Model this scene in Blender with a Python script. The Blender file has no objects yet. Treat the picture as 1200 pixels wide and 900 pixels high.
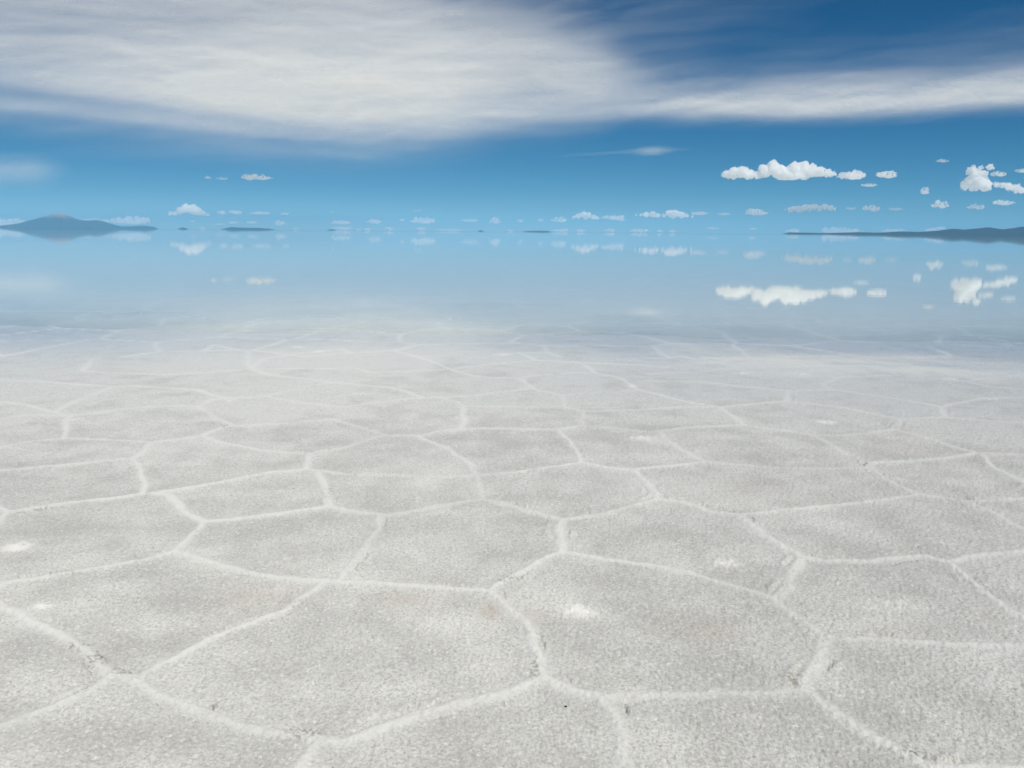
import bpy, bmesh, math, random
import numpy as np
from mathutils import Matrix, Vector

SC = bpy.context.scene
COL = SC.collection
R = math.radians

# ------------------------------------------------------------------ camera
F = 1000.0                      # focal length in photo pixels (1200 wide)
PITCH = math.atan(178.6 / F)
CAM_Z = 1.62
cam_d = bpy.data.cameras.new("camera")
cam_d.sensor_width = 36.0
cam_d.lens = F * 36.0 / 1200.0
cam_d.clip_start = 0.05
cam_d.clip_end = 600000.0
cam = bpy.data.objects.new("camera", cam_d)
COL.objects.link(cam)
MROT = (Matrix.Rotation(math.pi / 2 - PITCH, 4, 'X') @ Matrix.Rotation(0.0078, 4, 'Z'))
cam.matrix_world = Matrix.Translation((0, 0, CAM_Z)) @ MROT
SC.camera = cam
M3 = np.array(MROT.to_3x3())


def rays(px, py):
    px = np.asarray(px, float); py = np.asarray(py, float)
    d = np.stack([(px - 600) / F, -(py - 450) / F, -np.ones_like(px)], -1)
    return d @ M3.T


def on_plane(px, py, z=0.02):
    d = rays(px, py)
    t = (z - CAM_Z) / d[..., 2]
    return d[..., 0] * t, d[..., 1] * t


# ------------------------------------------------------------------ noise
def _hash(ix, iy, seed):
    h = (ix.astype(np.int64) * 374761393 + iy.astype(np.int64) * 668265263 + seed * 982451653) & 0xFFFFFFFF
    h = ((h ^ (h >> 13)) * 1274126177) & 0xFFFFFFFF
    h = (h ^ (h >> 16)) & 0xFFFFFFFF
    return h


def rnd(ix, iy, seed):
    return _hash(ix, iy, seed).astype(np.float64) / 4294967295.0


def perlin(x, y, seed=0):
    x0 = np.floor(x); y0 = np.floor(y)
    fx = x - x0; fy = y - y0
    ix = x0.astype(np.int64); iy = y0.astype(np.int64)
    u = fx * fx * fx * (fx * (fx * 6 - 15) + 10)
    v = fy * fy * fy * (fy * (fy * 6 - 15) + 10)

    def g(dx, dy):
        a = rnd(ix + dx, iy + dy, seed) * 2 * math.pi
        return np.cos(a) * (fx - dx) + np.sin(a) * (fy - dy)
    a = g(0, 0) * (1 - u) + g(1, 0) * u
    b = g(0, 1) * (1 - u) + g(1, 1) * u
    return (a * (1 - v) + b * v) * 1.4


def fbm(x, y, octaves=4, seed=0, gain=0.5):
    s = np.zeros_like(x); a = 1.0; n = 0.0; f = 1.0
    for k in range(octaves):
        s += a * perlin(x * f + 17.3 * k, y * f - 9.1 * k, seed + k)
        n += a; a *= gain; f *= 2.03
    return s / n


def sstep(a, b, x):
    t = np.clip((x - a) / (b - a), 0, 1)
    return t * t * (3 - 2 * t)


# ------------------------------------------------------------------ helpers
def grid_mesh(name, P, wrap=False, mask=None):
    """P: (rows, cols, 3) -> quad mesh"""
    r, c = P.shape[:2]
    idx = np.arange(r * c).reshape(r, c)
    if wrap:
        nx = np.roll(idx, -1, axis=1)
        q = np.stack([nx[:-1], nx[1:], idx[1:], idx[:-1]], -1).reshape(-1, 4)
    else:
        q = np.stack([idx[:-1, 1:], idx[1:, 1:], idx[1:, :-1], idx[:-1, :-1]], -1).reshape(-1, 4)
    if mask is not None:
        mk = (mask[:-1, :-1] | mask[1:, :-1] | mask[1:, 1:] | mask[:-1, 1:]).reshape(-1)
        q = q[mk]
    me = bpy.data.meshes.new(name)
    V = P.reshape(-1, 3)
    me.vertices.add(len(V)); me.vertices.foreach_set("co", V.astype(np.float32).ravel())
    me.loops.add(q.size); me.loops.foreach_set("vertex_index", q.astype(np.int32).ravel())
    me.polygons.add(len(q))
    me.polygons.foreach_set("loop_start", np.arange(0, q.size, 4, dtype=np.int32))
    me.polygons.foreach_set("use_smooth", np.ones(len(q), bool))
    me.update(calc_edges=True)
    me.validate()
    return me


def attr(me, name, vals):
    a = me.attributes.new(name, 'FLOAT', 'POINT')
    a.data.foreach_set("value", np.ascontiguousarray(vals, dtype=np.float32).ravel())


def link(name, me, mat, loc=(0, 0, 0), rotz=0.0):
    o = bpy.data.objects.new(name, me)
    COL.objects.link(o)
    if mat: me.materials.append(mat)
    o.location = loc
    o.rotation_euler = (0, 0, rotz)
    return o


def tag(o, label=None, cat=None, group=None, kind=None):
    if label: o["label"] = label
    if cat: o["category"] = cat
    if group: o["group"] = group
    if kind: o["kind"] = kind
    return o


class NT:
    def __init__(self, name):
        self.m = bpy.data.materials.new(name)
        self.m.use_nodes = True
        self.t = self.m.node_tree
        self.t.nodes.clear()
        self.out = self.t.nodes.new("ShaderNodeOutputMaterial")

    def n(self, kind, **inp):
        nd = self.t.nodes.new("ShaderNode" + kind)
        for k, v in inp.items():
            self.set(nd, k, v)
        return nd

    def set(self, nd, k, v):
        key = k.replace("_", " ")
        s = nd.inputs[int(k[1:])] if (k[0] == "i" and k[1:].isdigit()) else nd.inputs[key]
        if hasattr(v, "is_output") or isinstance(v, bpy.types.NodeSocket):
            self.t.links.new(v, s)
        else:
            s.default_value = v

    def attr(self, name):
        nd = self.t.nodes.new("ShaderNodeAttribute"); nd.attribute_name = name
        return nd.outputs["Fac"]

    def math(self, op, a, b=0.0, c=None, clamp=False):
        nd = self.t.nodes.new("ShaderNodeMath"); nd.operation = op; nd.use_clamp = clamp
        self.set(nd, "i0", a); self.set(nd, "i1", b)
        if c is not None: self.set(nd, "i2", c)
        return nd.outputs[0]

    def mix(self, fac, a, b):
        nd = self.t.nodes.new("ShaderNodeMix"); nd.data_type = 'RGBA'
        self.set(nd, "i0", fac); self.set(nd, "i6", a); self.set(nd, "i7", b)
        return nd.outputs[2]

    def maprange(self, v, a, b, c, d):
        nd = self.t.nodes.new("ShaderNodeMapRange")
        for k, x in zip(range(5), (v, a, b, c, d)): self.set(nd, "i%d" % k, x)
        return nd.outputs[0]


# ------------------------------------------------------------------ world + sun
SUN_EL, SUN_AZ = 56.0, 152.0
wd = bpy.data.worlds.new("World"); SC.world = wd; wd.use_nodes = True
wt = wd.node_tree
bg = wt.nodes["Background"]
sky = wt.nodes.new("ShaderNodeTexSky")
sky.sky_type = 'NISHITA'; sky.sun_disc = False
sky.sun_elevation = R(SUN_EL); sky.sun_rotation = R(SUN_AZ)
sky.altitude = 3650.0; sky.air_density = 0.6; sky.dust_density = 0.2; sky.ozone_density = 2.0
bg.inputs[1].default_value = 0.10
# the dry high-plateau sky is a deeper blue than the model's: grade its colour channel by channel
sep = wt.nodes.new("ShaderNodeSeparateColor"); cmb = wt.nodes.new("ShaderNodeCombineColor")
wt.links.new(sky.outputs[0], sep.inputs[0])
for k_, (gam, gain) in enumerate(((1.92, 0.84), (1.12, 0.65), (0.90, 0.632))):
    m1 = wt.nodes.new("ShaderNodeMath"); m1.operation = 'MULTIPLY'; m1.inputs[1].default_value = 0.10
    m2 = wt.nodes.new("ShaderNodeMath"); m2.operation = 'POWER'; m2.inputs[1].default_value = gam
    m3 = wt.nodes.new("ShaderNodeMath"); m3.operation = 'MULTIPLY'; m3.inputs[1].default_value = gain * 10
    wt.links.new(sep.outputs[k_], m1.inputs[0]); wt.links.new(m1.outputs[0], m2.inputs[0]); wt.links.new(m2.outputs[0], m3.inputs[0])
    wt.links.new(m3.outputs[0], cmb.inputs[k_])
wt.links.new(cmb.outputs[0], bg.inputs[0])

ld = bpy.data.lights.new("sun", 'SUN')
ld.energy = 3.52; ld.angle = R(0.53); ld.color = (1.0, 0.955, 0.85)
lo = bpy.data.objects.new("sun", ld); COL.objects.link(lo)
sd = Vector((math.sin(R(SUN_AZ)) * math.cos(R(SUN_EL)), math.cos(R(SUN_AZ)) * math.cos(R(SUN_EL)), math.sin(R(SUN_EL))))
lo.rotation_euler = sd.to_track_quat('Z', 'Y').to_euler()
lo.location = (0, 0, 50)

SC.view_settings.view_transform = 'Standard'
SC.view_settings.look = 'None'
SC.view_settings.gamma = 1.0
SC.view_settings.exposure = 0.0
SC.view_settings.use_curve_mapping = False
try:
    SC.cycles.volume_bounces = 64
    SC.cycles.volume_step_rate = 0.35
    SC.cycles.max_bounces = 72
    SC.cycles.transparent_max_bounces = 32
    SC.cycles.sample_clamp_indirect = 6.0
except Exception:
    pass

# ------------------------------------------------------------------ salt flat
# centre lines of the raised salt seams, read off the ground of the photo
LINES = """
0,717 33,733 67,747 97,767 112,785 128,798
128,798 100,818 67,833 33,845 -10,860
128,798 167,797 190,782 217,770 253,752 287,738 333,720 360,701 380,687
128,798 150,801 173,810 207,827 247,842 283,852 320,862 360,872 400,878
372,876 367,888 355,905
203,650 167,660 127,668 83,675 33,683 -10,690
203,650 227,628 238,615
203,650 240,662 277,672 317,680 360,685 400,687
238,615 213,600 197,583 182,581
238,615 267,613 317,607 350,602 385,597
0,717 -12,700 12,686
400,687 443,688 500,693 540,695 573,697
573,697 600,680 620,668 640,658 658,652
658,652 653,637 657,613
658,652 683,655 717,660 750,665 800,674 833,683 867,692 900,702 920,717 943,733 967,750
573,697 587,712 607,728 623,747 630,767 637,790 643,802
643,802 607,813 567,823 533,830 493,842 450,858 400,878
643,802 667,813 693,818 710,822
710,822 733,820 767,818 800,820 850,815 900,817 943,813
710,822 720,840 727,867 733,905
443,605 442,623 430,647 410,670 397,686
610,600 633,607 657,612 700,606 733,598 770,588
967,750 1000,753 1050,755 1100,758 1150,762 1210,763
967,750 960,770 947,790 938,802 943,813
943,813 963,830 987,847 1013,867 1043,883 1085,906
867,606 893,632 920,647 943,657
943,657 967,660 1017,660 1050,657 1080,655 1107,662
1107,662 1133,657 1167,653 1210,648
1107,662 1127,677 1150,697 1173,715 1210,736
940,659 933,673 923,690 908,704
1133,591 1160,603 1183,617 1210,626
10,603 50,597 100,590 133,587 167,582
10,603 -10,622
10,603 -10,595
167,582 167,563 163,547 155,540
182,581 233,573 283,563 317,557 360,553
155,540 117,543 67,548 -10,555
155,540 167,532 178,521
178,521 133,518 77,515 33,520 -10,529
178,521 207,518 233,513 260,503 273,501
233,513 267,523 300,530 333,533 363,534
363,534 361,547 362,553
363,534 383,530 400,527 420,520 452,512
362,553 377,554 400,558 467,560 517,562 560,560
372,556 380,568 382,582 385,597
385,597 400,600 443,606 453,607 500,598 533,592 565,587
273,501 253,492 240,483 233,478
273,501 300,500 350,497 390,493 400,496 433,505 452,512
233,478 200,477 150,480 100,487 80,489
78,490 63,485 33,476 -10,472
78,490 33,488 -10,494
78,490 77,503 74,515
233,478 247,470 263,468
263,468 247,463 233,458 200,456 160,453 133,454
263,468 290,468 310,466
310,466 343,458 370,452 400,449
310,466 350,473 400,479 450,472
133,454 117,460 90,471 62,484
133,454 100,452 50,448 -10,446
153,438 125,437 97,435 103,427 108,420
153,438 193,440 240,437 293,433
293,433 310,420 350,414 400,409
293,433 313,439 373,447 400,450
293,433 290,412 250,403
293,433 350,432 417,432 433,437
400,450 457,455 480,460 495,468
452,512 490,513
490,513 517,507 540,505
490,513 510,523 530,533 547,543 560,558
540,505 583,504 633,505 653,505
540,505 542,493 544,478
544,478 533,472 510,467 483,468 450,472
544,478 583,478 633,478 660,478
660,478 659,465
660,478 683,483
683,483 733,482 767,480 800,478 840,478
683,483 681,493 683,500
653,505 683,500
683,500 717,503 750,507 770,507
770,507 800,503 872,500
770,507 787,522 800,531 823,543
653,505 667,520 677,533 680,545
680,545 633,552 600,557 563,560
680,545 707,550 743,553
743,553 767,550 800,547 823,543
743,553 753,567 770,583
560,560 560,573 565,587
565,587 600,595 627,603 657,612
770,588 800,593 833,602 867,606
527,433 433,437
527,433 503,422 480,416
527,433 560,442 610,444
527,433 573,427 630,422
610,444 622,455
622,456 547,465 515,467
622,456 659,464 700,460 747,458
612,443 633,440 667,437 697,437 723,442 743,453 750,458
750,458 800,471 840,478
697,437 687,428
607,413 630,422 683,425 750,427 800,432
433,437 480,436
840,478 883,474 923,471
840,478 857,488 872,500
872,500 900,504 933,508 953,512
953,512 983,512 1017,509 1047,505
953,512 973,523 992,535
1047,505 1055,493
1055,493 1027,487 987,478 933,472 923,471
1055,493 1077,492 1107,490 1153,494 1210,498
1107,490 1102,477
1102,477 1050,467 1000,460 977,457
977,457 933,458 923,458
923,458 922,471
923,458 867,453 813,447 750,447
977,457 963,450 985,442
1102,477 1150,467 1210,465
1047,505 1067,510 1093,518 1120,527 1143,533
1143,533 1210,535
1143,533 1100,540 1050,543 1020,545
1020,545 1017,550
1017,550 967,552 900,550 860,547 823,543
1017,550 1033,562 1053,572 1077,582
1077,582 1040,588 1000,593 950,598 900,603 867,606
1077,582 1100,585 1133,591
1133,591 1167,589 1210,586
1150,535 1163,550 1187,563 1210,571
800,417 833,422 867,429
867,429 813,436 760,438
867,429 917,429 1027,427 1053,439
977,442 1000,441 1053,439
1053,439 1133,446 1153,442 1210,436
1133,446 1160,453 1210,456
"""
SEG = []
for ln in LINES.strip().splitlines():
    p = np.array([[float(a) for a in w.split(",")] for w in ln.split()])
    x, y = on_plane(p[:, 0], p[:, 1])
    s = rnd(np.array([len(SEG)]), np.array([7]), 3)[0]
    for i in range(len(p) - 1):
        SEG.append((x[i], y[i], x[i + 1], y[i + 1], 0.75 + 0.5 * s))
SEG = np.array(SEG)

# bright dry-salt patches: photo x, y, half width x, half height y (px), strength
PATCH = [(20, 645, 16, 7, 1), (48, 715, 12, 5, .8), (678, 721, 24, 8, 1.0), (850, 663, 19, 6, .9), (750, 515, 18, 4, .8),
         (968, 496, 13, 2.6, 1), (330, 660, 30, 9, .45), (325, 695, 8, 3, .3), (680, 645, 9, 4, .5), (440, 845, 16, 7, .5),
         (590, 790, 40, 16, .25), (510, 740, 40, 16, .3), (880, 845, 20, 8, .4), (1030, 710, 45, 13, .4), (940, 438, 12, 2, .6),
         (1115, 443, 14, 1.8, .8), (1160, 467, 12, 2, .8), (590, 415, 10, 1.6, 1), (740, 453, 7, 2, .9), (290, 386, 8, 1.3, 1),
         (350, 406, 7, 1.3, 1), (375, 411, 7, 1.4, 1), (268, 471, 9, 2, .8), (90, 493, 8, 2, .8), (880, 359, 8, 1.2, 1),
         (1180, 403, 7, 1.2, 1), (1102, 411, 7, 1.3, 1), (870, 437, 12, 1.8, .7), (505, 571, 28, 7, .35), (420, 463, 9, 1.8, .6),
         (600, 488, 18, 4, .35), (540, 492, 20, 3.5, .3)]
STAIN = [(470, 706, 40, 9, .55), (575, 720, 14, 12, .75), (1160, 728, 30, 12, .15), (830, 740, 34, 14, .45), (625, 728, 20, 10, .5),
         (300, 705, 60, 15, .3), (1090, 530, 60, 8, .35), (1045, 497, 14, 9, .4), (885, 575, 70, 14, .22), (600, 492, 30, 6, .25),
         (340, 710, 20, 8, .4), (1075, 745, 60, 10, .15), (785, 730, 30, 10, .4), (965, 592, 30, 5, .3)]


DIRT_SHADE = [(116, 776, 16, 12, 1), (148, 791, 20, 7, 1), (92, 762, 14, 6, .7), (257, 834, 14, 5, 1), (355, 866, 32, 8, .8), (592, 682, 14, 6, 1),  # dark specks by the seams: dirt and shadowed holes, both painted as colour
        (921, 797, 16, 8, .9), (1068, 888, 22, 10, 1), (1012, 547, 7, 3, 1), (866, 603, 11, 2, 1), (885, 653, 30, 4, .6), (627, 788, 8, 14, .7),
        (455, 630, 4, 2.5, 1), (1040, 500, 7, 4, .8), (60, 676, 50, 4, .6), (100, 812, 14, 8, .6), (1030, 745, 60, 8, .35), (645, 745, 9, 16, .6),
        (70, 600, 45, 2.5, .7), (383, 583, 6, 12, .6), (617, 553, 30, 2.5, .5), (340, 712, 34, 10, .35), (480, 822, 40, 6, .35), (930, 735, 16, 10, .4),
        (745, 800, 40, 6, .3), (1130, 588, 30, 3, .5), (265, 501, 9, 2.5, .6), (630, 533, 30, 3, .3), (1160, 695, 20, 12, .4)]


def blobs(x, y, items):
    s = np.zeros_like(x)
    for (px, py, hw, hh, k) in items:
        cx, cy = on_plane(px, py)
        x1, _ = on_plane(px + hw, py); _, y1 = on_plane(px, py - hh)
        r2 = ((x - cx) / (x1 - cx)) ** 2 + ((y - cy) / (y1 - cy)) ** 2
        s = np.maximum(s, k * np.exp(-1.1 * r2))
    return s


CELL = 1.55


def voronoi_edge(x, y, seed=21):
    gx = x / CELL; gy = y / CELL
    ix = np.floor(gx).astype(np.int64); iy = np.floor(gy).astype(np.int64)
    best = np.full(x.shape, 1e9); bx = np.zeros_like(x); by = np.zeros_like(x)
    pts = []
    for dx in range(-2, 3):
        for dy in range(-2, 3):
            cx = ix + dx; cy = iy + dy
            qx = cx + 0.5 + 0.8 * (rnd(cx, cy, seed) - .5) - gx
            qy = cy + 0.5 + 0.8 * (rnd(cx, cy, seed + 5) - .5) - gy
            d = qx * qx + qy * qy
            m = d < best
            best = np.where(m, d, best); bx = np.where(m, qx, bx); by = np.where(m, qy, by)
            pts.append((qx, qy))
    e = np.full(x.shape, 1e9)
    for qx, qy in pts:
        ddx = qx - bx; ddy = qy - by
        l = np.sqrt(ddx * ddx + ddy * ddy)
        ok = l > 1e-6
        v = np.where(ok, ((qx + bx) * ddx + (qy + by) * ddy) / (2 * np.maximum(l, 1e-6)), 1e9)
        e = np.minimum(e, v)
    return e * CELL


def in_photo(x, y):
    inv = np.stack([x, y, np.full_like(x, .02 - CAM_Z)], -1) @ M3
    zz = np.minimum(inv[..., 2], -1e-3)
    px = 600 + F * inv[..., 0] / -zz; py = 450 - F * inv[..., 1] / -zz
    return (px > -4) & (px < 1204) & (py > 418) & (py < 905) & (inv[..., 2] < -.01)


def vor_wobbled(x, y):
    return voronoi_edge(x + .12 * fbm(x * .8, y * .8, 2, 51), y + .12 * fbm(x * .8, y * .8, 2, 52))


def join_loose_ends():
    """carry every seam that leaves the traced area on to the nearest seam of the cells beyond it"""
    ends = [(a[2 * k], a[2 * k + 1]) for a in SEG for k in (0, 1)]
    cnt = {}
    for e in ends:
        k = (round(e[0], 3), round(e[1], 3)); cnt[k] = cnt.get(k, 0) + 1
    g = np.linspace(-1.6, 1.6, 161)
    GX, GY = np.meshgrid(g, g)
    new = []
    for (ex, ey) in ends:
        if cnt[(round(ex, 3), round(ey, 3))] > 1: continue
        if in_photo(np.array([ex]), np.array([ey]))[0]: continue
        qx = ex + GX; qy = ey + GY
        ok = (vor_wobbled(qx, qy) < .02) & ~in_photo(qx, qy)
        if not ok.any(): continue
        dd = np.where(ok, np.hypot(GX, GY), 9)
        for _ in range(40):
            j = np.unravel_index(dd.argmin(), dd.shape)
            tt = np.linspace(.15, 1, 8)
            if dd[j] > 8 or not in_photo(ex + tt * (qx[j] - ex), ey + tt * (qy[j] - ey)).any(): break
            dd = np.where(np.hypot(qx - qx[j], qy - qy[j]) < .08, 9, dd)
        if dd[j] > 8: continue
        new.append((ex, ey, qx[j], qy[j], 1.0))
    return np.array(new)


def traced_edge(x, y):
    d = np.full(x.shape, 9.0); w = np.ones_like(x)
    order = np.argsort(y)
    ys = y[order]
    for (ax, ay, bx, by, sw) in SEG:
        pad = 0.45
        i0 = np.searchsorted(ys, min(ay, by) - pad); i1 = np.searchsorted(ys, max(ay, by) + pad)
        ii = order[i0:i1]
        if len(ii) == 0: continue
        xx = x[ii]
        k = (xx > min(ax, bx) - pad) & (xx < max(ax, bx) + pad)
        ii = ii[k]
        if len(ii) == 0: continue
        vx, vy = bx - ax, by - ay
        t = np.clip(((x[ii] - ax) * vx + (y[ii] - ay) * vy) / (vx * vx + vy * vy + 1e-12), 0, 1)
        q = np.hypot(x[ii] - ax - t * vx, y[ii] - ay - t * vy)
        m = q < d[ii]
        jj = ii[m]
        d[jj] = q[m]; w[jj] = sw
    return d, w


_more = join_loose_ends()
if len(_more): SEG = np.concatenate([SEG, _more])


def build_ground():
    az = np.concatenate([np.arange(-180, -60, 3.0), np.arange(-60, -36, .15), np.arange(-36, 36, .07),
                         np.arange(36, 60, .15), np.arange(60, 180, 3.0)])
    dep = np.concatenate([np.arange(55, 5.0, -.068), np.arange(5.0, 1.2, -.04)])
    rad = CAM_Z / np.tan(np.radians(dep))
    rad = np.concatenate([[0.01, .3, .6, .9], rad])
    far = [rad[-1]]
    while far[-1] < 170000: far.append(far[-1] * 1.12)
    rad = np.concatenate([rad, far[1:]])
    A, D = np.meshgrid(np.radians(az), rad)
    X = D * np.sin(A); Y = D * np.cos(A)
    shp = X.shape
    x = X.ravel(); y = Y.ravel(); d = D.ravel()
    near = d < 60
    z = np.zeros_like(x)
    dirt_shade = np.zeros_like(x); film = np.ones_like(x) * 0; ridge = np.zeros_like(x); wet = np.zeros_like(x); stain = np.zeros_like(x); patch = np.zeros_like(x); edge = np.zeros_like(x)
    xn, yn, dn = x[near], y[near], d[near]
    # domain wobble makes every seam wander a little
    wx = xn + .035 * fbm(xn * 2.2, yn * 2.2, 3, 11) + .012 * fbm(xn * 11, yn * 11, 2, 15)
    wy = yn + .035 * fbm(xn * 2.2, yn * 2.2, 3, 31) + .012 * fbm(xn * 11, yn * 11, 2, 35)
    dt, sw = traced_edge(wx, wy)
    inside = in_photo(xn, yn)          # the area that was read off the photo
    dv = vor_wobbled(xn, yn)
    dist = np.where(inside, dt, np.minimum(dv, dt))
    sw = np.where(inside, sw, 1.0)
    low = fbm(xn * .7, yn * .7, 3, 61)
    mid = fbm(xn * 3.1, yn * 3.1, 4, 71)
    g1 = fbm(xn * 26, yn * 26, 3, 81, .6)
    g2 = perlin(xn * 95, yn * 95, 91)
    g3 = perlin(xn * 210, yn * 210, 93)
    g4 = perlin(xn * 55, yn * 55, 95)
    w = .0225 * sw * (1 + .8 * sstep(6, 12, dn)) * (1 + .35 * fbm(xn * 3.5, yn * 3.5, 2, 101))
    rag = dist + .011 * g1 + .010 * g4 + .007 * g2 + .003 * g3
    core = 1 - sstep(.15, 1.65, rag / w)
    skirt = np.exp(-(np.maximum(rag, 0) / (2.6 * w)) ** 2)
    strength = np.clip(.80 + .75 * fbm(xn * .7, yn * .7, 3, 111) + .25 * g1, .25, 1.1) * (1 - .05 * sstep(6.5, 13.5, dn))
    rid = core * strength
    # undercut gap along some seam edges
    side = .6 * fbm(xn * 1.9 + 4, yn * 1.9, 3, 121) + .75 * perlin(xn * 6.3, yn * 6.3, 125)
    gap = np.exp(-((rag - 1.75 * w) / (.42 * w)) ** 2) * sstep(.05, .40, side + .25 * g1) * (1 - .8 * sstep(7, 13, dn))
    pt = blobs(xn, yn, PATCH) * np.clip(.9 + .9 * g1 + .5 * mid, 0, 1.3)
    st = blobs(xn, yn, STAIN) * np.clip(.8 + 1.1 * mid + .8 * g1, 0, 1.4)
    pt = np.clip(pt, 0, 1); pt = pt * .5 + .5 * pt ** .5 * sstep(.30, .52, pt + .30 * g1 + .22 * g4 + .12 * g2); st = np.clip(st, 0, 1)
    # ground falls very gently towards the flooded part
    sh = yn + .10 * xn + 2.6 * fbm(xn * .09, yn * .09, 3, 131) + 1.3 * fbm(xn * .3, yn * .22, 3, 135)
    base = .034 - .040 * sstep(5.0, 17.0, sh) - .030 * sstep(13, 34, sh)
    amp = 1 - .97 * sstep(5.2, 11, dn)
    grain = (.0050 * g1 + .0040 * g4 + .0030 * g2 + .0017 * g3) * (1 - .55 * core)
    flat = 1 - .93 * sstep(7.5, 12.5, dn)
    h = base + flat * (.008 * low + .004 * mid) + amp * grain + amp * (.0075 * rid + .004 * skirt * strength + .006 * core * np.clip(g1 + .6 * g4, -1, 1)) + .010 * np.exp(-((rag - 2.7 * w) / (.6 * w)) ** 2) * sstep(.0, .4, side) * amp - .008 * gap * amp + .006 * pt * amp
    z[near] = h
    farm = ~near
    z[farm] = -.045 - .00015 * d[farm]
    nb = dn > 40
    tmp = h[nb]; k = sstep(40, 60, dn[nb]); tmp = tmp * (1 - k) + (-.045 - .00015 * dn[nb]) * k
    h[nb] = tmp; z[near] = h
    ridge[near] = np.clip(.85 * rid + .28 * skirt * strength + .12 * g4 * core, 0, 1)
    wet[near] = np.clip(sstep(1.8, 11.5, yn + 2.0 * fbm(xn * .16, yn * .16, 3, 141)), 0, 1) * np.clip(1 - .4 * rid, 0, 1)
    wet[farm] = 1
    film[near] = (.30 + .28 * wet[near] + .40 * sstep(7.0, 13.0, sh + 1.2 * low + .8 * mid)) * (1 - sstep(.0, .014, -h))
    dirt_shade[near] = np.clip(blobs(xn, yn, DIRT_SHADE) * (.25 + 1.3 * np.exp(-((rag - 1.6 * w) / (1.1 * w)) ** 2)) * sstep(-.05, .45, .7 * g4 + .9 * g2 + .5 * g3) * .85, 0, 1)
    stain[near] = np.clip(st + .05 * gap * np.clip(.5 + 2 * mid, 0, 1), 0, 1); patch[near] = np.maximum(pt, .34 * sstep(.0, .015, -h))
    edge[near] = np.clip(.45 + .75 * mid + .55 * low + .3 * g1 + .45 * sstep(4, 10, dn), 0, 1)
    edge[farm] = .6; patch[farm] = .34
    me = grid_mesh("salt_flat", np.stack([x, y, z], -1).reshape(shp + (3,)), wrap=True)
    attr(me, "ridge", ridge); attr(me, "wet", wet); attr(me, "stain", stain); attr(me, "patch", patch); attr(me, "mottle", edge); attr(me, "dirt_shade", dirt_shade); attr(me, "film", film)
    return me


def salt_material():
    N = NT("salt_crust")
    tc = N.n("TexCoord").outputs["Object"]
    fine = N.n("TexNoise", Vector=tc, Scale=150.0, Detail=3.0, Roughness=.65).outputs["Fac"]
    gr1 = N.n("TexNoise", Vector=tc, Scale=82.0, Detail=4.0, Roughness=.7).outputs["Fac"]
    big = N.n("TexNoise", Vector=tc, Scale=4.5, Detail=5.0, Roughness=.6).outputs["Fac"]
    spk = N.n("TexVoronoi", Vector=tc, Scale=105.0).outputs["Color"]
    spkv = N.n("SeparateColor", Color=spk).outputs[0]
    cell = N.mix(N.maprange(N.math('ADD', N.math('MULTIPLY', N.attr("mottle"), .60), N.math('MULTIPLY', big, .40)), .28, .74, 0, 1), (.550, .550, .534, 1), (.735, .737, .716, 1))
    cell = N.mix(N.maprange(gr1, .50, .36, 0.0, .78), cell, (.44, .435, .415, 1))
    cell = N.mix(N.maprange(gr1, .54, .68, 0.0, .70), cell, (.80, .79, .76, 1))
    cell = N.mix(N.maprange(spkv, .95, 1.0, 0.0, .6), cell, (.86, .855, .83, 1))
    cell = N.mix(N.maprange(spkv, .14, 0.0, 0.0, .55), cell, (.40, .39, .37, 1))
    col = N.mix(N.attr("ridge"), cell, (.765, .765, .742, 1))
    col = N.mix(N.math('MULTIPLY', N.attr("stain"), .6), col, (.50, .41, .34, 1))
    col = N.mix(N.attr("patch"), col, (.88, .87, .84, 1))
    col = N.mix(N.attr("dirt_shade"), col, (.27, .255, .215, 1))  # dirt and the painted shade of small holes share one dark colour
    bump = N.n("Bump", Strength=1.0, Distance=.006, Height=fine)
    dif = N.n("BsdfDiffuse", Color=col, Roughness=.6, Normal=bump.outputs[0])
    gb = N.n("Bump", Strength=N.maprange(N.attr("film"), .35, .8, .08, .0), Distance=.004, Height=fine)
    rough = N.maprange(N.attr("film"), .3, .95, .38, .03)
    glo = N.n("BsdfGlossy", Color=(1, 1, 1, 1), Roughness=rough, Normal=gb.outputs[0])
    fr = N.n("Fresnel", IOR=1.333, Normal=gb.outputs[0]).outputs[0]
    cov = N.attr("film")
    mx = N.n("MixShader", i0=N.math('MULTIPLY', fr, cov), i1=dif.outputs[0], i2=glo.outputs[0])
    N.t.links.new(mx.outputs[0], N.out.inputs["Surface"])
    return N.m


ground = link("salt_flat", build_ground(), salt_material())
tag(ground, kind="structure")

# ------------------------------------------------------------------ water
def water_material():
    N = NT("shallow_water")
    tc = N.n("TexCoord").outputs["Object"]
    mp = N.n("Mapping", Vector=tc); mp.inputs["Scale"].default_value = (.30, 2.2, 1.0)
    r1 = N.n("TexNoise", Vector=mp.outputs[0], Scale=1.1, Detail=4.0, Roughness=.55).outputs["Fac"]
    bp = N.n("Bump", Strength=.035, Distance=.02, Height=r1)
    fr = N.n("Fresnel", IOR=1.333).outputs[0]
    gl = N.n("BsdfGlossy", Color=(1, 1, 1, 1), Roughness=.018, Normal=bp.outputs[0])
    tr = N.n("BsdfTransparent", Color=(.945, .98, .99, 1))
    mx = N.n("MixShader", i0=fr, i1=tr.outputs[0], i2=gl.outputs[0])
    N.t.links.new(mx.outputs[0], N.out.inputs["Surface"])
    return N.m


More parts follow.
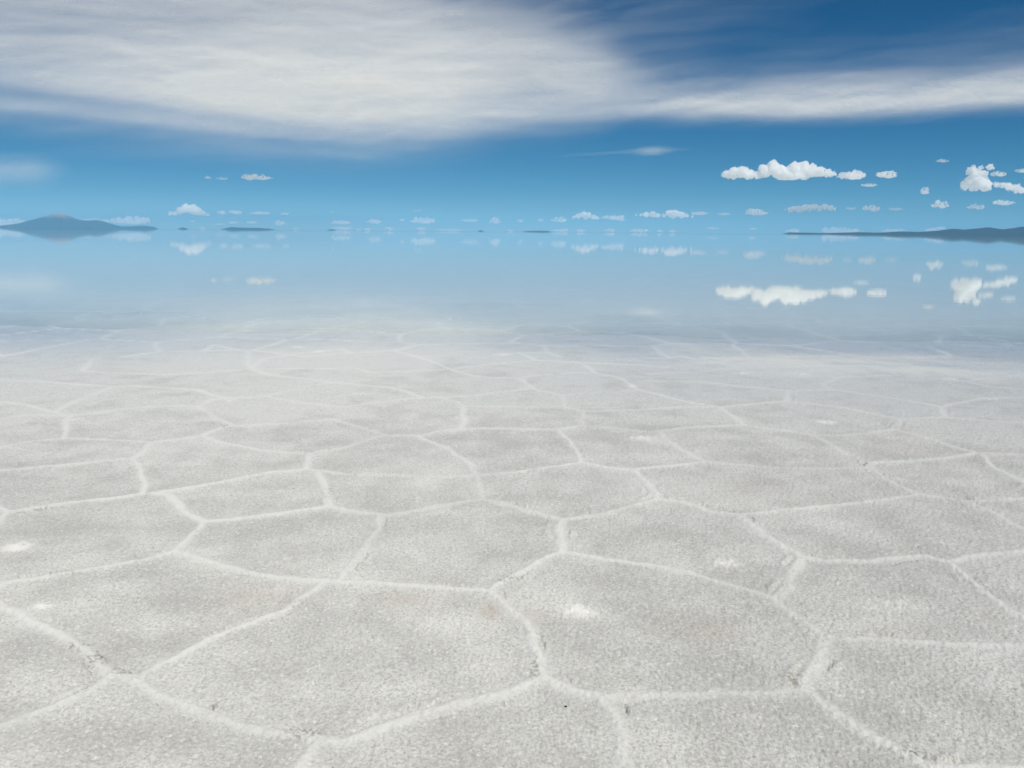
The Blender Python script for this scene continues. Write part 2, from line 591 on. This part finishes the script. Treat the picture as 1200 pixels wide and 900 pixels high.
xs = np.array([-170000, -20000, -2000, -200, 0, 200, 2000, 20000, 170000.0])
ys = np.array([7.5, 40, 200, 2000, 20000, 170000.0])
XX, YY = np.meshgrid(xs, ys)
water = link("water", grid_mesh("water", np.stack([XX, YY, np.zeros_like(XX)], -1)), water_material())
tag(water, kind="structure")

# ------------------------------------------------------------------ mountains
def ray_az(px):
    d = rays(px, 271.4 + (px - 600) * .0078)
    return math.atan2(d[0], d[1]), d


def horizon_y(px):
    return 271.4 + (np.asarray(px, float) - 600) * .0078


def rock_material(name, low, high, z0, z1):
    N = NT(name)
    g = N.n("TexCoord").outputs["Object"]
    zc = N.n("SeparateXYZ", Vector=g).outputs[2]
    nz = N.n("TexNoise", Vector=g, Scale=.004, Detail=6.0, Roughness=.6).outputs["Fac"]
    f = N.math('ADD', zc, N.math('MULTIPLY', N.math('SUBTRACT', nz, .5), (z1 - z0) * .9))
    k = N.maprange(f, z0, z1, 0, 1)
    base = N.mix(nz, tuple(c * .75 for c in low) + (1,), tuple(c * 1.25 for c in low) + (1,))
    col = N.mix(k, base, high + (1,))
    bs = N.n("BsdfDiffuse", Color=col, Roughness=.8)
    N.t.links.new(bs.outputs[0], N.out.inputs["Surface"])
    return N.m


def mountain(name, outline, dist, mat, depth_k=3.0, seed=1, nx=320, ny=110, rough=.34):
    """outline: (px, py) of the crest as it stands against the sky; built at its true distance"""
    o = np.array(outline, float)
    cxp = .5 * (o[0, 0] + o[-1, 0])
    a0, dc = ray_az(cxp)
    hw = 1 / math.hypot(dc[0], dc[1])
    rx = np.array([math.cos(a0), -math.sin(a0)]); fy = np.array([math.sin(a0), math.cos(a0)])
    d = rays(o[:, 0], o[:, 1])
    hz = d[:, :2] @ fy
    lx = (d[:, :2] @ rx) / hz * dist
    lz = np.maximum(CAM_Z + d[:, 2] / hz * dist, 0.5)
    X = np.linspace(lx[0], lx[-1], nx)
    H = np.interp(X, lx, lz)
    H = H * (1 + .10 * fbm(X / (lz.max() * .9), X * 0 + seed, 3, seed))
    ks = np.ones(3) / 3
    Hs = np.convolve(np.pad(H, 1, mode='edge'), ks, 'valid')
    hm = lz.max()
    W = hm * depth_k
    Yv = np.linspace(-1, 1, ny)
    P = np.zeros((ny, nx, 3))
    gx, gy = np.meshgrid(X, Yv * W)
    t = np.abs(gy) / (W * (.35 + .65 * np.sqrt(np.clip(Hs / hm, 0, 1)))[None, :])
    fall = np.clip(1 - t, 0, 1) ** 1.35
    gul = 1 - np.abs(fbm(gx / (hm * .55) + .3 * gy / hm, gy / (hm * 1.6), 4, seed + 40)) * 2
    z = Hs[None, :] * fall * (1 - rough * (1 - gul) * np.clip(t * 3, 0, 1))
    P[..., 0] = gx; P[..., 1] = gy; P[..., 2] = np.where(fall > 0, z, 0) - 2.0 * (fall <= 0) - .3
    return link(name, grid_mesh(name, P), mat, (fy[0] * dist, fy[1] * dist, 0), -a0)


VOLC = [(-170, 268), (-120, 266.5), (-60, 266), (-30, 265.5), (0, 264.6), (20, 262), (43, 256), (55, 252.6), (61, 250.4), (65, 250.6), (70, 248.4), (74, 250.0), (79, 251.6), (87, 255.5),
        (100, 258.5), (113, 257.7), (123, 259.3), (133, 263), (143, 265.3), (157, 264.8), (170, 264.2), (180, 265.8), (186, 268.4)]
mountain("mountain", VOLC, 32000, rock_material("volcano_rock", (.065, .065, .06), (.60, .42, .36), 290, 450), 3.2, 5)
HILL = [(919, 274.0), (924, 272.4), (947, 272.7), (967, 273.2), (1007, 272), (1030, 272.6), (1053, 271.1), (1080, 271.6), (1100, 270),
        (1117, 267.7), (1130, 269.0), (1147, 267.3), (1160, 266.3), (1175, 268.6), (1187, 267.0), (1200, 265.3), (1235, 262), (1290, 262), (1340, 259), (1400, 266), (1450, 275)]
mountain("hills", HILL, 17000, rock_material("hill_rock", (.032, .032, .03), (.07, .06, .05), 120, 240), 4.0, 9, 360)
isl = rock_material("island_rock", (.05, .05, .045), (.10, .085, .07), 90, 160)
for i, (ol, dd) in enumerate([
        ([(258, 268.9), (265, 267.2), (272, 265.8), (280, 266.6), (292, 266.8), (306, 267), (316, 267.9), (322, 269)], 27000),
        ([(208, 268.3), (211, 267.2), (214, 266.4), (217, 266.9), (221, 268.3)], 26000),
        ([(612, 271.3), (620, 270.4), (632, 270.1), (642, 270.5), (646, 271.5)], 25000),
        ([(560, 270.9), (562, 269.9), (565, 269.9), (567, 270.9)], 24000),
        ([(383, 269.6), (387, 268.7), (391, 268.8), (395, 269.7)], 27000)]):
    m = mountain("island", ol, dd, isl, 3.0, 20 + i, 60, 30)
    m["kind"] = "structure"
for n_ in ("mountain", "hills"): bpy.data.objects[n_]["kind"] = "structure"

# ------------------------------------------------------------------ haze
hb = bmesh.new()
bmesh.ops.create_cube(hb, size=1.0)
for v in hb.verts:
    v.co = Vector((v.co.x * 74000, v.co.y * 74000, -30.0 if v.co.z < 0 else 525.0))
hm_ = bpy.data.meshes.new("haze"); hb.to_mesh(hm_); hb.free()
N = NT("air")
pv = N.n("VolumePrincipled")
pv.inputs["Color"].default_value = (.235, .61, .965, 1)
pv.inputs["Density"].default_value = 3.0e-5
pv.inputs["Anisotropy"].default_value = -.3
N.t.links.new(pv.outputs[0], N.out.inputs["Volume"])
hz_ = link("haze", hm_, N.m)
tag(hz_, kind="stuff")


# ------------------------------------------------------------------ cumulus
def cloud_distance(elev):
    """flat cloud bases at 1500 m over a curved earth: distance at which the base shows at this elevation"""
    lo_, hi = 5000.0, 137000.0
    for _ in range(60):
        m = .5 * (lo_ + hi)
        if (1500 - m * m / 12742000.0) / m > elev: lo_ = m
        else: hi = m
    return m


def cloud_mat(name, sigma, pxm, big):
    N = NT(name)
    v = N.n("VolumePrincipled")
    v.inputs["Color"].default_value = (1, 1, 1, 1)
    v.inputs["Anisotropy"].default_value = .0
    if big:
        tc = N.n("TexCoord").outputs["Object"]
        nz = N.n("TexNoise", Vector=tc, Scale=1.0 / (3.6 * pxm), Detail=4.0, Roughness=.62).outputs["Fac"]
        N.t.links.new(N.maprange(nz, .39, .58, 0.0, sigma * 1.5), v.inputs["Density"])
    else:
        v.inputs["Density"].default_value = sigma
    N.t.links.new(v.outputs[0], N.out.inputs["Volume"])
    return N.m


TEXA = bpy.data.textures.new("puff_coarse", 'CLOUDS'); TEXA.noise_basis = 'IMPROVED_PERLIN'
TEXB = bpy.data.textures.new("puff_fine", 'CLOUDS'); TEXB.noise_basis = 'IMPROVED_PERLIN'


def cumulus(x0, x1, ytop, ybase, label, seed, thick=1.0, puffs=None, ragged=1.0):
    rg = random.Random(seed)
    cx = .5 * (x0 + x1)
    h_y = float(horizon_y(cx))
    elev = max((h_y - ybase) / F, .0006)
    D = cloud_distance(elev)
    if ybase > h_y - 1.0: D = 125000.0
    a, dc = ray_az(cx)
    pxm = D / F * (1.0 / max(dc[1] * math.cos(a) + dc[0] * math.sin(a), .1)) * math.hypot(1, 0)
    hor = math.hypot(dc[0], dc[1])
    pxm = D / F / hor                      # metres per photo pixel at that distance
    w, h = (x1 - x0), (ybase - ytop)
    bm = bmesh.new()

    def puff(x, y, z, r, sq=1.0):
        m = Matrix.Translation((x, y, z)) @ Matrix.Diagonal((1, 1, sq, 1))
        bmesh.ops.create_icosphere(bm, subdivisions=3, radius=r, matrix=m)
    if puffs is None:
        puffs = []
        n = max(5, int(w / max(h, 2) * 3.2))
        pk = rg.uniform(.35, .65)
        for i in range(n):
            u = (i + .5) / n + rg.uniform(-.25, .25) / n
            env = max(0.0, 1 - (abs(u - pk) / max(pk, 1 - pk)) ** 1.6) ** .75
            r = max(.10 * h, .40 * h * env * rg.uniform(.7, 1.1))
            puffs.append((x0 + .06 * w + u * w * .88, ybase - (.30 + .12 * rg.random()) * h, r))
            if env > .45 and rg.random() < .75:
                puffs.append((x0 + .06 * w + u * w * .88 + rg.uniform(-.15, .15) * h, ybase - h * (.30 + .42 * env * rg.uniform(.7, 1.1)), .24 * h * rg.uniform(.7, 1.2)))
    for (x, y, r) in puffs:
        puff(x - cx, 0, ybase - y, r, .95)
        for k in range(2):
            an = rg.uniform(0, 6.28)
            puff(x - cx + r * .5 * math.cos(an), r * rg.uniform(-1.1, 1.1), max(ybase - y - r * .1, r * .3), r * rg.uniform(.5, .8), .9)
    me = bpy.data.meshes.new("cumulus_cloud")
    bm.to_mesh(me); bm.free()
    o = bpy.data.objects.new("tmp", me); COL.objects.link(o)
    vx = max(.28, w / 170)
    md = o.modifiers.new("r", 'REMESH'); md.mode = 'VOXEL'; md.voxel_size = vx
    s = max(h, 3.0)
    for tex, k, ns in ((TEXA, .42 * ragged, .33), (TEXB, .22 * ragged, .11)):
        t = tex.copy(); t.noise_scale = ns * s; t.noise_depth = 3
        dm = o.modifiers.new("d", 'DISPLACE'); dm.texture = t; dm.strength = k * s; dm.mid_level = .49; dm.texture_coords = 'LOCAL'
    bpy.context.view_layer.update()
    dg = bpy.context.evaluated_depsgraph_get()
    m2 = bpy.data.meshes.new_from_object(o.evaluated_get(dg))
    bpy.data.objects.remove(o); bpy.data.meshes.remove(me)
    m2.name = "cumulus_cloud"
    n = len(m2.vertices)
    co = np.empty(n * 3, np.float32); m2.vertices.foreach_get("co", co); co = co.reshape(-1, 3)
    co += np.array([rg.uniform(-.01, .01), 0, 0], np.float32)
    lo_z = .04 * h
    co[:, 2] = np.where(co[:, 2] < lo_z, lo_z + (co[:, 2] - lo_z) * .35, co[:, 2])     # flattish base
    co *= pxm
    m2.vertices.foreach_set("co", co.ravel()); m2.polygons.foreach_set("use_smooth", np.ones(len(m2.polygons), bool)); m2.update()
    m2.materials.clear()
    z0 = CAM_Z + (h_y - ybase) * pxm
    ob = link("cumulus_cloud", m2, cloud_mat("cloud_droplets", thick * .75 / pxm, pxm, h >= 5.5), (D * math.sin(a), D * math.cos(a), max(z0, 3.0)), -a)
    tag(ob, label, "cloud", "small cumulus clouds along the horizon")
    return ob


BIG = [(849, 206, 5), (857, 204, 6.5), (867, 203, 7.5), (876, 206, 6), (884, 207, 5), (893, 202, 8), (902, 199, 8.5), (908, 203, 9), (918, 205, 8.5),
       (927, 200, 8.5), (934, 199, 7.5), (943, 203, 7.5), (952, 204, 6.5), (961, 205, 5), (967, 206, 3.5), (924, 208, 6), (935, 207, 6)]
TALL = [(1134, 201, 3.5), (1141, 199.5, 3.8), (1149, 199, 3), (1130, 203, 4), (1138, 205, 5), (1145, 205, 4), (1130, 215, 7), (1138, 215, 8.5), (1146, 217, 7), (1126, 219, 5), (1148, 219, 4), (1137, 221, 5)]
PUFFY = [(1163, 217.5, 3), (1169, 218.5, 4), (1176, 220.5, 4.6), (1184, 222, 5), (1191, 224.5, 3.8)]
LUMPY = [(919, 246, 1.2), (924, 246, 2), (929, 245, 3), (934, 245.5, 3.4), (940, 244, 4), (946, 244.5, 4), (951, 243, 4), (957, 244.5, 3.2), (963, 242.5, 3.6), (969, 244, 3), (974, 246, 1.6), (937, 247.5, 2.6), (926, 248, 2)]
TWOPUFF = [(745, 252, 1.3), (751, 252, 1.8), (757, 252, 2.8), (764, 251.5, 3.6), (770, 252.5, 3), (777, 253, 2.6), (783, 250.5, 4.2), (790, 250.5, 4.6), (797, 252, 4), (804, 253.5, 2.6), (810, 254, 1.4), (788, 254, 2.6)]
LOWLUMP = [(672, 255, 2), (677, 253.5, 3), (683, 252, 4), (689, 252.5, 3.8), (695, 254.5, 3), (700, 256, 2), (686, 255.5, 2.6)]
CL = [
    (840, 970, 191, 213.5, "largest puffy white cloud, wide and two humped, above the right half of the water", 1, 1, BIG),
    (973, 1008, 201, 212.5, "white cloud just right of the largest puffy cloud, trailing a thin tail", 2, .8, None),
    (1023, 1046, 201, 211, "compact white cloud, second to the right of the largest puffy cloud", 3, .8, None),
    (1005, 1026, 215.5, 220.5, "thin flat wisp of cloud low between two white clouds right of the largest", 4, .4, None),
    (1088, 1104, 188.5, 193, "thin small wisp, highest of the little clouds on the right", 5, .4, None),
    (1119, 1156, 196, 227.5, "tall stacked white cloud with a narrow top over a broad base", 6, 1, TALL),
    (1155, 1172, 201.5, 209, "small white cloud at the right shoulder of the tall stacked cloud", 7, .8, None),
    (1156, 1197, 213, 229.5, "slanting white cloud beside the tall stacked cloud, dropping toward the right", 8, 1, PUFFY),
    (1180, 1200, 198.5, 204.5, "small flat cloud above the slanting white cloud near the right edge", 9, .6, None),
    (1074, 1084, 219, 228.5, "faint ragged scrap of cloud left of the tall stacked cloud", 10, .35, None),
    (1088, 1109, 235, 245, "white puff below and left of the tall stacked cloud", 11, .9, None),
    (1129, 1152, 238, 246.5, "small white cloud below the tall stacked cloud", 12, .7, None),
    (1160, 1186, 234, 241.5, "flat white cloud under the slanting cloud near the right edge", 13, .7, None),
    (915, 976, 236.5, 251.5, "long lumpy white cloud below the largest puffy cloud", 14, 1, LUMPY),
    (987, 1000, 242.5, 246.5, "faint little wisp right of the long lumpy cloud", 15, .3, None),
    (1008, 1031, 239.5, 248.5, "broken white cloud second to the right of the long lumpy cloud", 16, .6, None),
    (1036, 1058, 243, 247.5, "faint thin streak of cloud third to the right of the long lumpy cloud", 17, .3, None),
    (872, 901, 244, 253, "small ragged cloud left of the long lumpy cloud", 18, .7, None),
    (838, 856, 249, 253, "faint thin wisp left of the small ragged cloud, over the open horizon", 19, .35, None),
    (742, 812, 244, 257.5, "low wide white cloud with two puffs, right of the horizon's middle", 20, 1, TWOPUFF),
    (808, 832, 247.5, 252.5, "thin tail of cloud at the right end of the low wide two puffed cloud", 21, .5, None),
    (669, 704, 247.5, 258.5, "bright lumpy cloud low over the middle of the horizon", 22, 1, LOWLUMP),
    (701, 731, 251, 258, "flatter ragged cloud touching the right of the bright lumpy cloud", 23, .6, None),
    (643, 665, 254, 261, "small cloud at the left of the bright lumpy cloud", 24, .7, None),
    (573, 588, 254, 262.5, "small upright cloud low above the horizon between the two tiny islands", 25, .6, None),
    (537, 562, 256, 260.5, "thin flat cloud just above the tiniest dark island", 26, .5, None),
    (478, 512, 253.5, 262.5, "ragged low cloud left of the thin flat cloud over mid horizon", 27, .7, None),
    (484, 496, 245.5, 248.5, "tiny faint wisp floating above the ragged low cloud", 28, .3, None),
    (428, 449, 255.5, 262.5, "small ragged cloud second to the left of mid horizon", 29, .7, None),
    (384, 415, 257.5, 263.5, "small low cloud above the little low rise left of mid horizon", 30, .6, None),
    (607, 614, 256, 261.5, "tiny faint tuft of cloud above the thin dark island", 31, .4, None),
    (285, 326, 205, 213, "lens shaped white cloud floating alone high on the left", 32, .9, None),
    (242, 252, 207, 211.5, "tiny wisp left of the lens shaped cloud, the farther one", 33, .4, None),
    (255, 271, 208.5, 212.5, "tiny wisp left of the lens shaped cloud, the nearer one", 34, .35, None),
    (198, 247, 239.5, 253.5, "bright white cloud with rounded hump right of the volcano", 35, 1, [(202, 251, 2.3), (207, 251, 2.6), (213, 247.5, 4), (219, 245, 5.6), (226, 245.5, 6), (232, 247.5, 5), (238, 250.5, 3), (243, 251.5, 2)]),
    (255, 267, 246, 252, "small ragged cloud first to the right of the round humped cloud", 36, .6, None),
    (267, 285, 246, 251.5, "small cloud second to the right of the round humped cloud", 37, .6, None),
    (289, 320, 247.5, 252, "thin streak of cloud third to the right of the round humped cloud", 38, .45, None),
    (329, 341, 248.5, 252.5, "faint last wisp in the row right of the round humped cloud", 39, .35, None),
    (-40, 36, 253.5, 266, "flat white cloud behind the volcano's left slope", 40, .8, None),
    (92, 134, 254.5, 263, "pale low cloud peeping over the volcano's right shoulder", 41, .55, None),
    (126, 178, 252, 263, "flat white cloud behind the volcano's low right ridge", 42, .8, None),
    (267, 284, 258.5, 262.5, "faint small cloud over the long low island's left half", 43, .45, None),
    (289, 303, 258, 262.8, "faint small cloud over the long low island's right half", 44, .45, None),
    (322, 337, 257.5, 264.5, "small cloud just beyond the right tip of the long low island", 45, .6, None),
    (231, 241, 266, 269.5, "tiny cloud on the horizon between the round islet and the long low island", 46, .6, None),
    (388, 415, 264.5, 270, "low cloud on the horizon beside the little low rise", 47, .6, None),
    (447, 463, 265, 270.5, "round little cloud sitting on the horizon left of the middle", 48, .6, None),
    (489, 500, 265.5, 270.5, "round little cloud sitting on the horizon below the ragged low cloud", 49, .6, None),
    (504, 548, 267.5, 271, "long thin line of cloud along the horizon left of the tiniest island", 50, .5, None),
    (594, 603, 268, 271.5, "tiny cloud on the horizon left of the thin dark island", 51, .6, None),
    (645, 667, 267.5, 272, "low cloud on the horizon at the right end of the thin dark island", 52, .6, None),
    (673, 687, 267.5, 272, "little cloud on the horizon below the bright lumpy cloud", 53, .6, None),
    (706, 721, 267.5, 272.2, "little cloud on the horizon below the flatter ragged cloud", 54, .6, None),
    (737, 763, 267, 272.6, "low bright cloud on the horizon below the wide two puffed cloud", 55, .7, None),
    (919, 936, 267.5, 272.8, "little cloud behind the left tip of the dark low hills", 56, .7, None),
    (960, 1014, 265.5, 274, "ragged white cloud behind the lowest part of the dark hills", 57, .8, None),
    (1031, 1063, 266.5, 274, "flat pale cloud behind the dark hills, middle of the three there", 58, .65, None),
    (1084, 1113, 264, 274, "white cloud behind the dark hills where they begin to rise", 59, .7, None),
    (467, 476, 255.5, 259.5, "tiny faint puff left of the ragged low cloud near mid horizon", 61, .5, None),
    (629, 637, 256, 260, "tiny faint puff above the right end of the thin dark island", 62, .5, None),
    (721, 734, 255.5, 259.5, "thin scrap of cloud under the right end of the flatter ragged cloud", 63, .5, None),
    (769, 778, 268, 272.4, "speck of cloud on the horizon right of the low bright cloud, the nearer one", 64, .6, None),
    (783, 793, 268.5, 272.5, "speck of cloud on the horizon right of the low bright cloud, the farther one", 65, .5, None),
    (417, 425, 267.5, 269.8, "speck of cloud on the horizon just right of the low rise's cloud", 66, .6, None),
    (427, 436, 266.5, 269.9, "little cloud on the horizon directly below the small ragged cloud", 67, .7, None),
    (825, 843, 265.5, 269, "faint flat streak of cloud low over the open horizon left of the dark hills", 68, .4, None),
    (876, 886, 266, 269.5, "tiny faint cloud on the horizon nearest the left tip of the dark hills", 69, .5, None),
    (222, 228, 257.5, 261, "tiny puff just below the round humped cloud", 70, .5, None),
    (250, 267, 261, 264, "faint streak of cloud just left of the long low island, above it", 71, .4, None),
    (343, 353, 266, 269, "tiny cloud on the horizon midway between the long low island and the low rise", 72, .5, None),
    (387, 393, 247.5, 250, "solitary tiny wisp high above the low rise left of mid horizon", 73, .4, None),
]
for (x0, x1, yt, yb, lab, sd_, th, pf) in CL:
    cumulus(x0, x1, yt, yb, lab, sd_, th * (1.5 if yb > 250 else 1.0), pf)


# ------------------------------------------------------------------ cirrus
def cirrus_material():
    N = NT("ice_cloud")
    a = N.attr("veil")
    tl = N.n("BsdfTranslucent", Color=(.945, .94, .915, 1))
    df = N.n("BsdfDiffuse", Color=(.945, .94, .915, 1))
    ad = N.n("MixShader", i0=.12, i1=tl.outputs[0], i2=df.outputs[0])
    tp = N.n("BsdfTransparent")
    mx = N.n("MixShader", i0=a, i1=tp.outputs[0], i2=ad.outputs[0])
    N.t.links.new(mx.outputs[0], N.out.inputs["Surface"])
    return N.m


CIRM = cirrus_material()


def sig(x): return 1 / (1 + np.exp(-np.clip(x, -30, 30)))


def band(u, v, kx, top, bot, st, sb, al, wob, seed):
    t = np.interp(u, kx, top); b = np.interp(u, kx, bot)
    s1 = np.interp(u, kx, st); s2 = np.interp(u, kx, sb); a = np.interp(u, kx, al)
    n = fbm(u / 210 + 3, v / 42 + u / 900, 4, seed, .55)
    vv = v + wob * n
    return a * sig((vv - t) / s1) * sig((b - vv) / s2)


def streak(u, v, seed, sx=260.0, sy=16.0, sl=.06, warp=30.0):
    w = v + sl * u + warp * fbm(u / 300, v / 120, 3, seed + 9)
    return fbm(u / sx, w / sy, 5, seed, .58)


def cirrus(name, label, u0, u1, v0, v1, fn, alt, step=3.0, layers=3):
    V = []; Fc = []; DN = []
    base = 0
    for L in range(layers):
        us = np.arange(u0, u1 + step, step); vs = np.arange(v0, v1 + step, step)
        U, W = np.meshgrid(us, vs)
        den = np.clip(fn(U, W, L) - .012, 0, .97) * sstep(-620, -260, U) * (1 - sstep(1430, 1780, U))
        al = 1 - (1 - den) ** (1.0 / layers)
        d = rays(U, W)
        z = alt + 160 * L
        t = (z - CAM_Z) / np.maximum(d[..., 2], .02)
        P = d * t[..., None]; P[..., 2] += CAM_Z + 90 * fbm(P[..., 0] / 5200, P[..., 1] / 5200, 3, 7 + L)
        r, c = U.shape
        mk = al > .004
        idx = np.arange(r * c).reshape(r, c)
        q = np.stack([idx[:-1, :-1], idx[1:, :-1], idx[1:, 1:], idx[:-1, 1:]], -1).reshape(-1, 4)
        mq = (mk[:-1, :-1] | mk[1:, :-1] | mk[1:, 1:] | mk[:-1, 1:]).reshape(-1)
        V.append(P.reshape(-1, 3)); Fc.append(q[mq] + base); DN.append(al.ravel()); base += r * c
    V = np.concatenate(V); Fq = np.concatenate(Fc); DN = np.concatenate(DN)
    used = np.unique(Fq)
    rem = np.full(len(V), -1); rem[used] = np.arange(len(used))
    V = V[used]; DN = DN[used]; Fq = rem[Fq]
    c = V.mean(0)
    V = V - c
    me = bpy.data.meshes.new(name)
    me.vertices.add(len(V)); me.vertices.foreach_set("co", V.astype(np.float32).ravel())
    me.loops.add(Fq.size); me.loops.foreach_set("vertex_index", Fq.astype(np.int32).ravel())
    me.polygons.add(len(Fq)); me.polygons.foreach_set("loop_start", np.arange(0, Fq.size, 4, dtype=np.int32))
    me.polygons.foreach_set("use_smooth", np.ones(len(Fq), bool))
    me.update(calc_edges=True)
    attr(me, "veil", DN)
    o = link(name, me, CIRM, tuple(c))
    return tag(o, label, "cloud", "high thin clouds")


def f_veil(u, v, L):
    s = 3 * L
    n1 = streak(u, v, 200 + s, 420, 46, .05, 60); n2 = streak(u, v, 230 + s, 560, 22, -.03, 34)
    n3 = streak(u, v, 260 + s, 420, 11, .10, 50)
    b = band(u, v, [-300, 0, 150, 300, 420, 520, 620, 700, 760, 800], [-280, -260, -260, -240, -150, -20, 22, 55, 84, 96],
             [128, 133, 147, 165, 170, 158, 138, 124, 106, 100], [90, 90, 80, 60, 40, 26, 18, 14, 8, 6], [12, 11, 11, 11, 12, 12, 12, 11, 8, 6],
             [.50, .54, .64, .74, .79, .82, .76, .60, .26, 0], 26, 240 + s)
    core = .16 * np.exp(-((u - 330) / 260) ** 2 - ((v - 98) / 40) ** 2)
    blue = .42 * np.exp(-((v - (106 + .13 * u)) / 10) ** 2) * sig((330 - u) / 60) + .30 * np.exp(-((v - (134 + .10 * u)) / 7) ** 2) * sig((430 - u) / 50) + .22 * np.exp(-((v - 15 + .02 * u) / 40) ** 2) * sig((u - 420) / 50)
    low = .50 * sig((v - 120) / 10) * sig((185 + 6 * n2 - v) / 5) * sig((u - 160) / 70) * sig((520 - u) / 40)
    bb = np.clip(b, 0, 1)
    d = (b + core) * (.95 + .60 * n1 + .26 * n2 + .06 * n3) + .75 * bb * (1 - bb) * (1.2 * n2 + .6 * n3) - blue * b * (1 + n2)
    return np.maximum(d, low * (.55 + .9 * n2) * .7)


def f_band(u, v, L):
    s = 3 * L
    n1 = streak(u, v, 300 + s, 240, 14, .10, 26); n2 = streak(u, v, 330 + s, 300, 40, .16, 50)
    b = band(u, v, [440, 560, 700, 800, 900, 1000, 1100, 1200, 1400], [140, 122, 108, 103, 99, 96, 92, 84, 60],
             [142, 137, 138, 137, 136, 134, 129, 120, 95], [5, 7, 10, 11, 11, 10, 9, 9, 9], [3, 4, 5, 5, 4.5, 4, 4, 5, 6],
             [.0, .25, .48, .72, .80, .80, .82, .84, .84], 9, 340 + s)
    veil = band(u, v, [560, 700, 850, 1000, 1200, 1400], [60, 62, 80, 66, 40, 10], [128, 128, 120, 110, 100, 80], [22, 20, 16, 16, 18, 20], [9, 9, 10, 10, 10, 10],
                [.1, .28, .23, .16, .18, .22], 22, 360 + s)
    n3 = streak(u, v, 380 + s, 330, 8, .12, 30)
    bb = np.clip(b, 0, 1)
    b = b * (.95 + .50 * n1 + .5 * n2) + 1.1 * bb * (1 - bb) * (n1 + .7 * n3)
    return np.maximum(b, veil * (.85 + 1.3 * n1 + .9 * n2))


def f_high(u, v, L):
    n1 = streak(u, v, 400 + L * 3, 210, 16, .17, 40); n2 = streak(u, v, 420 + L * 3, 330, 44, .1, 60)
    b = band(u, v, [520, 640, 800, 1000, 1200, 1400], [-200, -120, -90, -80, -80, -80], [40, 58, 55, 30, 10, 0], [40, 40, 40, 40, 40, 40], [14, 14, 14, 14, 14, 14],
             [.0, .16, .09, .02, .01, .01], 20, 440)
    return b * np.clip(.75 + 1.7 * n1 + .8 * n2, 0, 2)


def f_patch(u, v, L):
    n1 = streak(u, v, 500 + L * 3, 120, 14, .05, 20)
    e = np.exp(-(np.maximum(np.abs(u + 10) - 40, 0) / 34) ** 2 - ((v - 200 + 6 * n1) / 14) ** 2)
    return .28 * e * (1 + .7 * n1)


def f_wisp(u, v, L):
    n1 = streak(u, v, 600 + L * 3, 70, 6, .06, 8)
    c = 178 - .055 * (u - 740)
    w = 2.4 * np.exp(-((u - 765) / 30) ** 2) + 1.6
    return (.25 * np.exp(-((u - 764) / 19) ** 2) + .10 * np.exp(-((u - 725) / 75) ** 2)) * np.exp(-((v - c - 2 * n1) / w) ** 2) * (1 + 1.3 * n1)


cirrus("cirrus_cloud", "broad pale veil of high cloud filling the upper left of the sky", -620, 810, -230, 212, f_veil, 6000)
cirrus("cirrus_cloud", "long white ribbon of high cloud crossing the sky to the right edge", 430, 1780, -60, 165, f_band, 6700)
cirrus("cirrus_cloud", "faint wispy streaks in the darkest blue at the top of the sky", 500, 1780, -180, 100, f_high, 7500)
cirrus("cirrus_cloud", "faint hazy patch of cloud at the left edge below the broad veil", -160, 110, 165, 235, f_patch, 5000, 2.0)
cirrus("cirrus_cloud", "thin short white streak alone below the long cloud ribbon", 560, 860, 160, 198, f_wisp, 5300, 1.5)

# ------------------------------------------------------------------ one dark pebble on the seam
bm = bmesh.new()
bmesh.ops.create_icosphere(bm, subdivisions=3, radius=1.0)
for v in bm.verts:
    k = 1 + .22 * math.sin(3.1 * v.co.x + 1) * math.cos(2.7 * v.co.y) + .12 * math.sin(5 * v.co.z + 2 * v.co.x)
    v.co = Vector((v.co.x * .0052 * k, v.co.y * .0042 * k, v.co.z * .0034 * k))
pm = bpy.data.meshes.new("pebble"); bm.to_mesh(pm); bm.free()
N = NT("dark_stone")
nz = N.n("TexNoise", Vector=N.n("TexCoord").outputs["Object"], Scale=400.0).outputs["Fac"]
N.t.links.new(N.n("BsdfDiffuse", Color=N.mix(nz, (.03, .028, .025, 1), (.075, .07, .06, 1))).outputs[0], N.out.inputs["Surface"])
pxx, pyy = on_plane(663, 825.5, .045)
gz = np.empty(len(ground.data.vertices) * 3, np.float32); ground.data.vertices.foreach_get("co", gz); gz = gz.reshape(-1, 3)
kk = np.argmin((gz[:, 0] - pxx) ** 2 + (gz[:, 1] - pyy) ** 2)
tag(link("pebble", pm, N.m, (float(pxx), float(pyy), float(gz[kk, 2]) + .002)), "tiny dark pebble lying on the pale salt seam in the foreground", "pebble")
